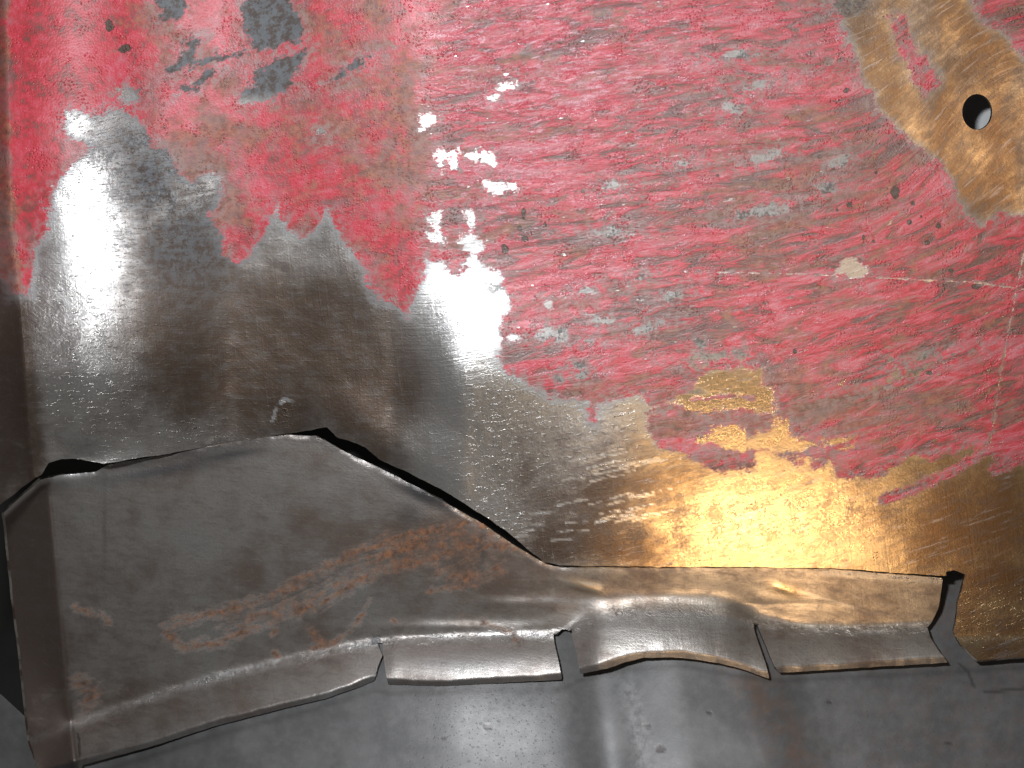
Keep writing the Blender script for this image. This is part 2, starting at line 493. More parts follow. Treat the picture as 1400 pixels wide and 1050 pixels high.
def make_floor_material():
    k = NT('dusty_grey_floor_sheet')
    uv = k.attr('uvp', 'Vector')
    a = k.noise(uv, 1.6, 6, 0.6); g = k.noise(uv, 30, 4, 0.7); m = k.noise(uv, 7, 5, 0.65)
    col = k.mix(k.step(0.35, 0.7, a), (0.112, 0.112, 0.112), (0.150, 0.149, 0.149))
    col = k.mix(k.mul(k.step(0.40, 0.8, m), 0.2), col, (0.22, 0.22, 0.22))
    col = k.mix(k.mul(k.attr('rust'), k.step(0.35, 0.65, k.noise(uv, 4, 6, 0.65))), col, (0.20, 0.105, 0.06))
    sp = k.step(0.075, 0.045, k.add(k.voro(uv, 4.0), k.mul(k.math('SUBTRACT', g, 0.5), 0.09)))
    sp2 = k.step(0.10, 0.06, k.add(k.voro(k.scale(uv, (1, 1, 1), (3.3, 1.7, 0)), 11), k.mul(k.math('SUBTRACT', g, 0.5), 0.10)))
    spots = k.math('MAXIMUM', k.mul(k.math('MAXIMUM', sp, sp2), k.attr('dots')), k.attr('spot'))
    col = k.mix(k.mul(spots, 0.7), col, (0.04, 0.03, 0.03))
    col = k.mix(k.mul(k.attr('smudge_shade'), 0.8), col, (0.05, 0.048, 0.046))
    col = k.mix(k.mul(k.attr('pol_sheen'), k.step(0.2, 0.7, k.noise(uv, 9, 6, 0.7))), col, (0.36, 0.36, 0.36))
    rough = k.add(0.42, k.mul(m, 0.16), k.mul(k.attr('pol_sheen'), -0.08))
    nb = k.bump(k.add(k.mul(g, 0.00003), k.mul(m, 0.00004), k.mul(spots, -0.0001)), 1.0, 0.8)
    return k.finish(k.bsdf(col, rough, 0.45, nb))


M_PANEL = make_panel_material()
M_STEEL = make_steel_material('bare_patch_steel')
M_EDGE = make_edge_material()
M_FLOOR = make_floor_material()


def plain(name, col, rough, metal=0.0):
    k = NT(name)
    tc = k.n('ShaderNodeTexCoord').outputs['Object']
    o = k.n('ShaderNodeTexNoise'); k.put(o.inputs['Vector'], tc); k.put(o.inputs['Scale'], 90.0); k.put(o.inputs['Detail'], 5.0)
    c = k.mix(o.outputs[0], tuple(x * 0.7 for x in col), tuple(min(1, x * 1.25) for x in col))
    return k.finish(k.bsdf(c, rough, metal, k.bump(o.outputs[0], 0.0002, 0.5)))


M_INNER = plain('grey_primer', (0.42, 0.43, 0.43), 0.6)
M_DARK = plain('gap_shade_black', (0.015, 0.014, 0.013), 0.8)  # near-black stand-in for the shade inside the gaps

# ------------------------------------------------------------------ outlines, in photo pixels
UP_EDGE = [(-90, 765), (0, 690), (40, 660), (57, 648), (66, 633), (85, 627), (110, 628), (142, 634), (250, 617), (350, 599), (408, 591), (447, 584),
           (460, 597), (490, 607), (500, 612), (520, 629), (560, 647), (600, 667), (640, 692), (690, 724), (720, 750), (744, 768),
           (765, 773), (900, 775), (1000, 775), (1140, 777), (1294, 788)]
SLOT_R = [(1294, 782), (1304, 780), (1320, 785), (1316, 800), (1310, 822), (1307, 845), (1304, 866), (1313, 880), (1326, 893), (1336, 903)]
LIP_BOT = [(1400, 898), (1900, 880)]
PATCH_TOP = [(5, 701), (30, 678), (55, 656), (80, 650), (130, 645), (148, 635), (250, 617.6), (350, 600), (392, 594.5), (432, 596), (446, 603), (465, 614), (500, 631),
             (540, 650), (580, 671), (620, 693), (660, 716), (700, 743), (738, 766), (757, 774.5), (900, 776), (1000, 776), (1140, 778), (1289, 790)]
PATCH_R = [(1286, 815), (1283, 832), (1274, 850), (1268, 858)]
CREASE = [(-200, 1090), (0, 1027), (104, 990), (200, 957), (300, 926), (400, 902), (470, 886), (513, 880), (523, 878), (600, 872), (690, 868), (757, 868), (785, 862),
          (800, 850), (816, 841), (850, 836), (900, 834), (950, 836), (1000, 844), (1033, 853), (1100, 861), (1200, 862), (1268, 858), (1500, 850)]
CU = np.array(CREASE, float)


def smooth_line(u, pts, w=18):
    return sum(np.interp(u + o, pts[:, 0], pts[:, 1]) for o in np.linspace(-w, w, 9)) / 9


crease = lambda u: smooth_line(np.asarray(u, float), CU)


fold_u = lambda v: np.interp(v, [-300, 0, 300, 420, 600, 680, 800], [8, 9, 15, 28, 43, 50, 58])


TB = np.array([(0, 1075), (109, 1047), (200, 1023), (300, 991), (400, 966), (445, 955), (490, 940), (512, 930), (526, 936), (600, 938), (700, 933), (768, 929), (793, 922), (830, 914), (853, 906), (880, 899), (930, 899),
               (980, 906), (1012, 914), (1052, 928), (1064, 920), (1130, 916), (1210, 911), (1296, 906), (1400, 900)], float)


def up_depth(u, v):
    """how far the red panel stands proud of the plane, in pixels"""
    D = 0 * u
    # left: the sheet sweeps round into the side return that comes towards the viewer
    x = np.clip(186 + 0.16 * np.clip(v - 310, -150, 200) - u, 0, None)
    D = D + 0.0026 * np.minimum(x, 125) ** 2 + np.clip(x - 125, 0, None) * 0.65
    x2 = np.clip(fold_u(v) - u, 0, 400)
    D = D + 1.75 * (np.sqrt(x2 ** 2 + 64) - 8)
    # left bulge that swells out downward between v = 150 and 470
    w = ss(330, 130, u)
    D = D + w * 62 * ss(130, 520, v) - w * 10 * ss(500, 640, v)
    # shallow valley left of the vertical bend at u ~ 565, and the bend itself
    bend = 566 + 0.03 * (v - 300) + 26 * fbm(v / 90, u * 0, 3, 6)
    y = np.clip(bend - u, 0, 260)
    D = D - 0.17 * (np.sqrt(y ** 2 + 2500) - 50) * ss(0, 1, np.clip((u - 180) / 250, 0, 1))
    # swelling below the paint line right of the bend
    near = ss(950, 640, u)
    D = D + 40 * ss(530, 640, u) * (near * ss(330, 540, v) + (1 - near) * ss(60, 820, v))
    D = D + 12 * ss(530, 640, u) * near * ss(540, 780, v)
    D = D - 24 * ss(870, 640, u) * ss(545, 640, u) * ss(430, 690, v)
    # dents along the cut
    D = D + 6 * blob(u, v, 160, 655, 90, 40) - 14 * blob(u, v, 95, 628, 45, 22)
    D = D + 9 * blob(u, v, 520, 600, 90, 40, 30)
    # right lip
    D = D + lip(u, v)
    # long waves of sheet metal
    D = D + 5 * fbm(u / 260, v / 260, 2, 3) + 1.6 * fbm(u / 70, v / 70, 2, 4)
    D = D + 2.1 * fbm(u / 42, v / 52, 3, 5) * ss(120, 240, v) * ss(760, 640, u)
    return D


def lip(u, v):
    t = np.clip(v - (868 - 0.02 * (u - 1300)), 0, None) * ss(1200, 1290, u)
    return 1.0 * (np.sqrt(t ** 2 + 60) - 7.75)


def patch_depth(u, v):
    D = 0 * u + 3 + 12 * ss(540, 840, u)
    # side flange
    uf = 66 + (v - 650) * 0.095
    x = np.clip(uf - u, 0, None)
    D = D + 1.45 * (np.sqrt(x ** 2 + 9) - 3) * (x > 0)
    D = D + 0.010 * np.clip(112 - u, 0, 50) ** 2 * np.exp(-((v - 650) / 14) ** 2)
    # tabs
    c = crease(u)
    soft = 4 + 10 * ss(770, 830, u) * ss(1040, 990, u)
    t = v - c + 6
    ramp_ = 0.5 * (t + np.sqrt(t * t + soft * soft * 2))
    # concave: steep under the crease, easing towards the free edge, which is turned down
    eb = smooth_line(u, TB, 10) - c + 6
    lim = np.clip(eb - 8 + 4 * fbm(u / 24, 0 * u, 3, 19), 6, None)
    ease = 0.35 + 0.45 * ss(520, 540, u) - 0.25 * ss(1030, 1060, u)
    tt = np.minimum(ramp_, lim)
    prof = (1.0 + 0.35 * ease) * tt - 0.75 * ease * tt * tt / (2 * np.clip(lim, 20, None))
    D = D + prof * ss(30, 110, u + 40) * 0.98
    # lower lip rolled a bit upright at the very end of the tabs
    # puckers above the creases
    D = D + 5 * blob(u, v, 770, 850, 40, 18) - 5 * blob(u, v, 900, 812, 120, 16) + 4 * blob(u, v, 640, 858, 120, 9)
    D = D - 4 * blob(u, v, 1030, 830, 50, 12, 20) + 3.0 * blob(u, v, 720, 826, 60, 9) - 1.0 * blob(u, v, 1050, 826, 90, 4)
    D = D + 3.0 * blob(u, v, 800, 802, 28, 6, 15) + 1.6 * blob(u, v, 1073, 806, 18, 6, 20)
    # top edge rolled back, with the dents behind the smudges
    e = np.interp(u, [p[0] for p in PATCH_TOP], [p[1] for p in PATCH_TOP])
    near = np.clip(1 - (v - e) / (7 + 3 * ss(440, 520, u)), 0, 1)
    D = D - (1.3 + 6 * fbm(u / 22, v * 0, 4, 15)) * near ** 2 * (1 + 0.5 * ss(440, 520, u) * ss(760, 730, u)) * (1 - 0.75 * ss(770, 800, u))
    D = D - 4 * blob(u, v, 200, 636, 75, 14, -9) - 2 * blob(u, v, 585, 685, 50, 12, 28)
    D = D + 4 * fbm(u / 220, v / 220, 2, 8) + 1.3 * fbm(u / 50, v / 50, 3, 9)
    # hammered creases
    jag = 1 - 0.85 * ss(790, 820, u) * ss(1040, 1010, u)
    D = D + 2.6 * jag * fbm(u / 13, v / 9, 3, 12) * np.exp(-((v - c) / 8) ** 2)
    return D


# floor: a sheet that falls away towards the viewer
FLOOR_P0 = P(np.array(900.), np.array(872.), np.array(1.))
fs = 0.85
FLOOR_N = np.array([0.02, -fs, 1.0]); FLOOR_N /= np.linalg.norm(FLOOR_N)


def floor_depth(u, v):
    w = 520 - u
    v0, v = v, v - 0.27 * 0.5 * (w + np.sqrt(w * w + 900)) - 45 * ss(330, 90, u) - 16 * ss(640, 500, u)
    d = ray(u, v)
    t = ((FLOOR_P0 - CAM) @ FLOOR_N) / (d @ FLOOR_N)
    D = (H - d[..., 1] * t) / PX
    # pressed ribs running towards the viewer
    v = v0
    k = (v - 900)
    c1 = 815 + 0.12 * k; c2 = 1040 + 0.30 * k
    D = D - 9 * np.exp(-((u - c1) / 42) ** 2) + 16 * ss(c1 - 5, c1 + 120, u) * ss(c2 + 60, c2 - 40, u)
    D = D + 4 * blob(u, v, 660, 960, 120, 60) + 3 * fbm(u / 200, v / 120, 2, 21)
    return D


# ------------------------------------------------------------------ masks of the red panel
BARE = [(-300, 385), (0, 375), (18, 402), (38, 402), (41, 372), (48, 335), (66, 300), (72, 262), (100, 222), (126, 200), (118, 193), (92, 186), (86, 172), (90, 156),
        (112, 152), (132, 160), (150, 150), (172, 154), (192, 165), (203, 190), (232, 212), (240, 240), (262, 250), (286, 232), (303, 245), (300, 278), (286, 300), (300, 320), (306, 348),
        (322, 357), (345, 350), (357, 330), (372, 300), (380, 284), (388, 298), (394, 316), (412, 325), (430, 318), (440, 296), (450, 286),
        (458, 308), (474, 336), (490, 356), (500, 386), (520, 410), (545, 425), (556, 432), (566, 405), (574, 382), (580, 363), (592, 356), (606, 362), (612, 376),
        (626, 378), (639, 370), (633, 359), (646, 349), (656, 358), (666, 372), (681, 373), (690, 390), (698, 414), (700, 426), (688, 432), (686, 450),
        (690, 466), (680, 486), (690, 505), (706, 520), (726, 530), (752, 540), (780, 546), (803, 552), (806, 576), (815, 576), (820, 552), (846, 546), (872, 540), (886, 556), (884, 585), (905, 612),
        (930, 622), (952, 630), (976, 640), (1002, 645), (1028, 640), (1036, 620), (1052, 613), (1066, 622), (1082, 632), (1112, 640),
        (1132, 634), (1152, 652), (1204, 654), (1212, 640), (1232, 632), (1282, 624), (1334, 608), (1352, 612), (1362, 640), (1382, 640), (1398, 632), (1420, 650), (1900, 640),
        (1900, 1000), (-300, 1000)]
TAN = [(1134, -60), (1142, 10), (1150, 36), (1166, 62), (1174, 88), (1182, 114), (1196, 130), (1200, 148), (1224, 168), (1238, 188), (1258, 200), (1276, 216),
       (1300, 240), (1308, 268), (1320, 292), (1344, 305), (1360, 291), (1400, 288), (1480, 280), (1480, 60), (1400, 76), (1384, 60), (1368, 44), (1346, 30), (1330, 14), (1326, -60)]
ISLANDS = [
    [(335, 12), (345, -6), (385, -6), (405, 15), (411, 40), (400, 54), (385, 60), (360, 70), (345, 60), (335, 36)],
    [(330, 136), (350, 115), (355, 96), (380, 85), (416, 68), (412, 85), (398, 100), (398, 110), (380, 122), (350, 140)],
    [(214, -6), (247, -6), (245, 24), (221, 26)],
    [(225, 97), (265, 69), (260, 85), (231, 99)],
    [(166, 124), (191, 119), (186, 139), (168, 139)],
    [(575, 164), (588, 158), (599, 164), (588, 174), (574, 182)],
    [(600, 226), (606, 209), (629, 209), (627, 228), (620, 229), (619, 217), (610, 218), (606, 231)],
    [(642, 212), (652, 206), (674, 214), (676, 222), (652, 221)],
    [(664, 248), (672, 254), (704, 254), (704, 260), (676, 262)],
    [(583, 300), (603, 290), (600, 304), (602, 312), (588, 308)], [(588, 318), (602, 314), (607, 334), (592, 334)],
    [(634, 292), (642, 290), (650, 308), (640, 312)], [(630, 322), (652, 320), (664, 336), (650, 347), (632, 344)],
    [(934, 556), (945, 530), (966, 515), (990, 507), (1042, 506), (1036, 527), (1056, 531), (1056, 561), (1010, 556), (962, 563)],
    [(955, 602), (976, 590), (1000, 581), (1016, 590), (1020, 604), (1036, 598), (1054, 592), (1060, 574), (1076, 574), (1073, 590), (1082, 600), (1122, 605), (1162, 596), (1160, 606), (1112, 613),
     (1080, 618), (1050, 620), (1034, 612), (1000, 616)],
    [(1143, 372), (1152, 360), (1170, 357), (1180, 374), (1162, 378)],
]
# small flakes: u, v, half length, half height, tilt
FLAKES = [(838, 318, 22, 6, -3), (800, 401, 13, 5, -5), (746, 416, 5, 5, 0), (748, 457, 13, 9, 0), (768, 460, 11, 12, 10), (810, 466, 10, 4, -10), (880, 448, 23, 6, -14),
          (826, 438, 15, 5, 12), (918, 405, 17, 6, -18), (876, 380, 9, 4, -20), (703, 462, 6, 4, 0), (793, 500, 9, 4, -10), (797, 513, 9, 4, -15), (764, 517, 5, 3, 0),
          (957, 470, 8, 6, 0), (966, 488, 22, 5, -6), (1010, 484, 8, 6, 0), (957, 503, 7, 3, 0), (677, 132, 4, 3, 0), (692, 117, 9, 4, -15), (1008, 76, 20, 4, -8), (1040, 115, 26, 5, -12),
          (1004, 147, 11, 5, -10), (1045, 214, 26, 8, -12), (1040, 290, 30, 8, -10), (1150, 220, 14, 8, -20), (1130, 259, 12, 6, -10), (845, 255, 12, 4, -12), (930, 225, 10, 4, -15),
          (1240, 510, 26, 3, -20), (1215, 498, 6, 4, 0), (1260, 485, 12, 3, -20), (290, 82, 20, 4, -18), (270, 110, 16, 4, -25), (480, 93, 18, 4, -28), (440, 182, 5, 4, 0), (260, 60, 10, 5, -20),
          (880, 560, 10, 4, 0), (935, 545, 12, 5, -10), (1100, 632, 8, 4, -10), (1290, 640, 12, 4, -15), (1150, 10, 20, 8, -10)]
SPOTS = [(716, 292, 5, 12), (690, 340, 8, 9), (718, 326, 6, 7), (745, 308, 4, 4), (797, 262, 4, 4), (1121, 214, 5, 4), (1139, 230, 4, 4), (1155, 236, 3, 3), (1162, 280, 6, 6), (1224, 262, 8, 12), (1248, 278, 5, 5),
         (1243, 304, 5, 5), (1283, 308, 6, 6), (1268, 332, 5, 5), (1181, 324, 3, 5), (1158, 122, 5, 4), (1040, 217, 5, 4), (981, 240, 4, 4), (1335, 392, 8, 5), (1087, 480, 4, 5), (1270, 510, 7, 4), (944, 286, 4, 3),
         (170, 66, 12, 8), (150, 35, 8, 12), (1198, 236, 3, 3), (1145, 287, 3, 3), (710, 312, 4, 6), (1156, 124, 6, 5), (1195, 330, 3, 3), (1300, 370, 5, 4), (1260, 296, 3, 3), (905, 190, 2, 2), (640, 165, 4, 2), (960, 165, 3, 3)]


def streak_coords(u, v):
    """s runs along the wire-brush strokes, t across them"""
    x = np.clip(u - 600, 0, 1200)
    hgt = 0.13 * x + 0.00016 * x ** 2 * (0.4 + 0.6 * ss(100, 500, v))
    y = np.clip(500 - u, 0, 700)
    left = 0.45 * y * ss(360, 120, v)
    tr = blob(u, v, 1340, 120, 170, 170)
    t = v + hgt - left + 22 * fbm(u / 260, v / 180, 2, 31) + tr * (u - 1200) * 0.7
    s = u - 0.25 * v
    return s / 100, t / 100


def panel_attrs(u, v):
    wu = u + 16 * fbm(u / 30, v / 22, 4, 101); wv = v + 13 * fbm(u / 30, v / 22, 4, 102)
    b = sdf(wu, wv, BARE)
    n = 12 * fbm(u / 60, v / 60, 3, 41)
    b = b + n * 0.5
    tan = sdf(wu, wv, TAN)
    b = np.maximum(b, tan)
    red = sdf(wu, wv, [(1214, 22), (1236, 18), (1244, 58), (1256, 76), (1268, 78), (1279, 112), (1262, 132), (1250, 108), (1244, 82), (1228, 76), (1224, 50)])
    b = np.minimum(b, -red - 2)
    for pts in ISLANDS: b = np.maximum(b, sdf(wu, wv, pts) + (0.5 if 560 < pts[0][0] < 720 else 3))
    fl = np.full(u.shape, -40.0)
    for a in FLAKES: fl = np.maximum(fl, ell(wu, wv, a[0], a[1], a[2] * 0.85, a[3] * 0.85, a[4]) * 1.1 + (1.0 if a[0] > 700 else 2.0))
    b = np.maximum(b, fl)
    # strokes of paint left on the bare steel
    for pts, w in (([(1348, 618), (1300, 644), (1250, 668), (1208, 684)], 7), ([(1082, 622), (1130, 614), (1176, 604)], 5), ([(1152, 644), (1204, 642)], 11),
                   ([(946, 548), (1000, 541), (1030, 545)], 3), ([(1360, 640), (1400, 626)], 9), ([(966, 612), (1020, 626)], 7)):
        b = np.where(b > -5, np.minimum(b, -sdf_line(u, v, pts, w) * 1.5), b)
    # scored lines
    sc = np.maximum(sdf_line(u, v, [(935, 371), (1100, 375), (1330, 386), (1420, 398)], 2.0), sdf_line(u, v, [(1400, 345), (1375, 470), (1352, 615)], 2.2))
    b = np.maximum(b, np.where(sc > -3, sc * 4 - 6, -40))
    b = np.clip(b, -60, 60)
    spot = np.zeros_like(u)
    for (a, c, r, q) in SPOTS: spot = np.maximum(spot, 0.75 * blob(u, v, a, c, r * 1.15, q * 1.15))
    wear_shade = 0.30 + 0.50 * blob(u, v, 240, 240, 95, 75) + 0.22 * blob(u, v, 480, 110, 90, 130) + 0.30 * blob(u, v, 560, 190, 40, 90) + 0.2 * blob(u, v, 180, 40, 90, 50)
    wear_shade = wear_shade + 0.3 * blob(u, v, 1120, 250, 130, 140) + 0.25 * blob(u, v, 960, 590, 160, 60) + 0.3 * blob(u, v, 1150, 560, 220, 60) + 0.1 * blob(u, v, 640, 300, 120, 120)
    wear_shade = wear_shade + 0.07 * ss(170, 260, u) * ss(560, 520, u) - 0.5 * blob(u, v, 80, 110, 90, 130) + 0.6 * ss(12, -2, u - fold_u(v))  # last term paints the corner shade along the fold as brown
    strk = ss(540, 640, u) * (1 - 0.5 * blob(u, v, 600, 480, 120, 120)) + 0.25 * ss(300, 420, u) * ss(560, 500, u)
    ox_shade = 0.28 + 0.85 * blob(u, v, 330, 490, 170, 110) + 0.9 * blob(u, v, 520, 500, 70, 130) + 0.7 * blob(u, v, 840, 680, 120, 70) + 0.7 * blob(u, v, 1340, 700, 130, 110)  # real oxide, deepened to paint in the dark reflections
    ox_shade = ox_shade + 0.45 * ss(-20, 10, tan) - 0.25 * blob(u, v, 1010, 700, 150, 60) + 0.5 * blob(u, v, 800, 750, 110, 30) + 0.3 * ss(1280, 1320, u) * ss(760, 800, v)
    ox_shade = ox_shade - 0.4 * blob(u, v, 110, 330, 60, 130) + 0.55 * blob(u, v, 250, 360, 90, 110) + 0.25 * blob(u, v, 420, 430, 130, 110) - 0.5 * blob(u, v, 640, 440, 70, 90) + 0.10 * blob(u, v, 700, 610, 90, 90) + 0.6 * ss(30, 0, u - fold_u(v))  # highlights kept clean; fold browned as painted corner shade
    pol_sheen = 0.95 * blob(u, v, 112, 330, 56, 140) + 1.0 * blob(u, v, 630, 420, 62, 75) + 0.35 * blob(u, v, 1010, 700, 130, 50) + 0.35 * blob(u, v, 620, 600, 40, 120) + 0.6 * ss(1300, 1180, u) * blob(u, v, 600, 260, 130, 110)  # flash and lamp highlights painted in as lighter steel
    pol_sheen = pol_sheen + 0.45 * blob(u, v, 1000, 560, 110, 50)
    rs = np.random.RandomState(5)
    stroke = np.full(u.shape, -9.0)
    for k_ in range(64):
        if k_ < 44: cu, cv, ln, sl = rs.normal(850, 34), rs.uniform(545, 715), rs.uniform(12, 34), -0.22
        else: cu, cv, ln, sl = rs.normal(690, 45), rs.normal(715, 16), rs.uniform(8, 26), -0.05
        m = (np.abs(u - cu) < ln + 6) & (np.abs(v - cv) < 16)
        stroke[m] = np.maximum(stroke[m], sdf_line(u[m], v[m], [(cu - ln, cv - sl * ln), (cu, cv - 1), (cu + ln, cv + sl * ln)], rs.uniform(0.3, 1.1)))
    scr = 0.85 * ss(-1.4, 0.7, stroke) * ss(-0.25, 0.1, fbm(u / 9, v / 3, 2, 93))
    pol_sheen = np.maximum(pol_sheen, scr)
    ox_shade = ox_shade * (1 - scr)
    # ground nick above the cut
    pol_sheen = np.maximum(pol_sheen, np.where(sdf_line(u, v, [(372, 578), (378, 556), (390, 545), (408, 552)], 2.4) > 0, ss(-0.2, 0.15, fbm(u / 7, v / 7, 2, 94)), 0))
    pit = 0.85 * blob(u, v, 225, 270, 80, 80) + 0.7 * blob(u, v, 190, 210, 70, 40) + 0.9 * blob(u, v, 672, 392, 26, 24) + 0.32 * blob(u, v, 1100, 690, 180, 60) + 0.45 * blob(u, v, 830, 730, 120, 40)
    pit = pit + 0.5 * blob(u, v, 360, 20, 40, 50)
    pit = pit + 0.45 * blob(u, v, 100, 420, 60, 60) + 0.75 * blob(u, v, 650, 310, 60, 50)
    grit = 0.6 * blob(u, v, 110, 450, 90, 120) + 0.5 * blob(u, v, 230, 260, 90, 110) + 0.9 * blob(u, v, 262, 588, 26, 12) + 0.9 * blob(u, v, 385, 562, 16, 16) + 0.5 * blob(u, v, 850, 620, 70, 70) + 0.42 * ss(620, 680, u) * ss(480, 540, v) * ss(900, 820, u) + 0.5 * ss(1290, 1320, u) * ss(780, 820, v) + 0.5 * blob(u, v, 140, 200, 70, 60) + 0.15
    brush = blob(u, v, 630, 440, 90, 110)
    s, t = streak_coords(u, v)
    gold_sheen = 0.85 * ss(-10, 10, tan) * (0.45 + 0.55 * ss(-0.12, 0.1, fbm(u / 50 , (v + 0.9 * u) / 110, 3, 91))) + ss(790, 930, u + 0.25 * (v - 650)) * ss(470, 520, v)  # warm lamp reflection also tinted into the steel colour
    gold_sheen = gold_sheen * (1 - scr)
    dull = np.maximum(ss(170, 120, v) * ss(150, 200, u) * ss(560, 520, u), 1.0 * blob(u, v, 205, 240, 62, 85))
    dull = np.maximum(dull, 0.85 * blob(u, v, 255, 330, 95, 95))
    dull = np.maximum(dull, 0.85 * blob(u, v, 175, 195, 65, 50))
    onchip = ss(-14, -6, fl) * ss(700, 725, u) * (v < 540)
    dull = np.maximum(dull, 0.55 * onchip)
    pit = np.maximum(pit, 0.75 * onchip)
    hal = ss(-28, -16, np.maximum(sdf(wu, wv, BARE), tan)) * (1 - onchip)
    return dict(uvp=(u / 100, v / 100), flow=(s, t), bare=b, diag=blob(u, v, 130, 470, 110, 90), scuff_sheen=np.clip(0.25 + 0.75 * blob(u, v, 720, 60, 330, 260) + 0.25 * blob(u, v, 900, 420, 240, 120) - 0.25 * ss(1000, 1300, u), 0, 1), hal=hal, brush=brush, gold_sheen=np.clip(gold_sheen, 0, 1), dull=dull, wear_shade=np.clip(wear_shade, 0, 1), streak=np.clip(strk, 0, 1), oxide_shade=np.clip(ox_shade, 0, 1), pol_sheen=np.clip(pol_sheen, 0, 1),
                pit=np.clip(pit, 0, 1), spot=spot, grit=np.clip(grit, 0, 1))


# ------------------------------------------------------------------ the red panel
STEP = 2.1
us = axis(-12, 1412, -110, 1650, STEP)
vs_up = axis(-12, 910, -330, 911, STEP)
up_poly = [(-400, -900)] + [(-400, 1030)] + UP_EDGE + SLOT_R + LIP_BOT + [(1900, -900)]


def hole_field(u, v):
    return np.sqrt(((u - 1336) / 20.5) ** 2 + ((v - 153) / 24.5) ** 2)


def up_region(u, v):
    f = sdf(u, v, up_poly) + 2.2 * fbm(u / 14, v / 14, 3, 51)
    return np.minimum(f, (hole_field(u, v) - 1) * 21)


red = thing('red_panel', 'large sheet metal wall panel with scraped and chipped red paint over bare steel', 'car panel', P(np.array(700.), np.array(770.), np.array(0.)))
lip_line = lambda u: 866 - 0.02 * (u - 1300)
me = sheet_mesh('panel_face', us[us > 0], vs_up, lambda u, v: np.minimum(np.minimum(up_region(u, v), u - fold_u(v)), lip_line(u) - v), up_depth, panel_attrs, 0.0011)
link('panel_face', me, [M_PANEL, M_EDGE], red)
me = sheet_mesh('side_flange', us[us < 90], vs_up, lambda u, v: np.minimum(up_region(u, v), fold_u(v) - u), up_depth, panel_attrs, 0.0011)
link('side_flange', me, [M_PANEL, M_EDGE], red)
me = sheet_mesh('bottom_lip', us[us > 1260], vs_up, lambda u, v: np.minimum(up_region(u, v), v - lip_line(u)), up_depth, panel_attrs, 0.0011)
link('bottom_lip', me, [M_PANEL, M_EDGE], red)

# ------------------------------------------------------------------ the patch panel and its tabs
TABS = [
    ('tab', [(104, 960), (104, 990), (106, 1020), (109, 1047), (200, 1023), (300, 991), (400, 966), (445, 955), (490, 940), (512, 930), (516, 912), (523, 896), (518, 884), (513, 860), (513, 800), (104, 800)]),
    ('tab', [(523, 800), (523, 882), (526, 910), (530, 936), (600, 938), (700, 933), (768, 929), (764, 905), (759, 885), (757, 872), (757, 800)]),
    ('tab', [(782, 800), (782, 870), (786, 890), (793, 922), (830, 914), (853, 906), (880, 899), (930, 899), (980, 906), (1012, 914), (1052, 928), (1046, 905), (1037, 880), (1031, 860), (1031, 800)]),
    ('tab', [(1036, 800), (1036, 856), (1046, 880), (1054, 900), (1064, 920), (1130, 916), (1210, 911), (1296, 906), (1284, 890), (1272, 872), (1268, 858), (1268, 800)]),
]
RUST_LOOPS = [([(250, 882), (232, 872), (228, 858), (250, 848), (300, 838), (360, 820), (420, 790), (480, 760), (540, 735), (600, 725), (650, 712), (690, 735)], 13),
              ([(250, 884), (300, 878), (350, 858), (400, 838), (450, 820), (500, 790), (560, 770), (640, 745), (700, 748)], 13),
              ([(600, 780), (640, 790), (680, 780)], 14), ([(505, 820), (490, 850), (455, 880), (430, 886)], 7), ([(425, 860), (440, 880)], 9),
              ([(100, 830), (140, 842), (150, 850)], 9), ([(105, 930), (130, 945), (115, 965)], 16), ([(590, 808), (650, 800)], 8), ([(375, 893), (381, 897)], 7), ([(660, 852), (700, 864), (705, 876)], 7),
              ([(372, 866), (378, 860)], 6), ([(535, 846), (540, 850)], 4), ([(630, 845), (634, 840)], 4)]


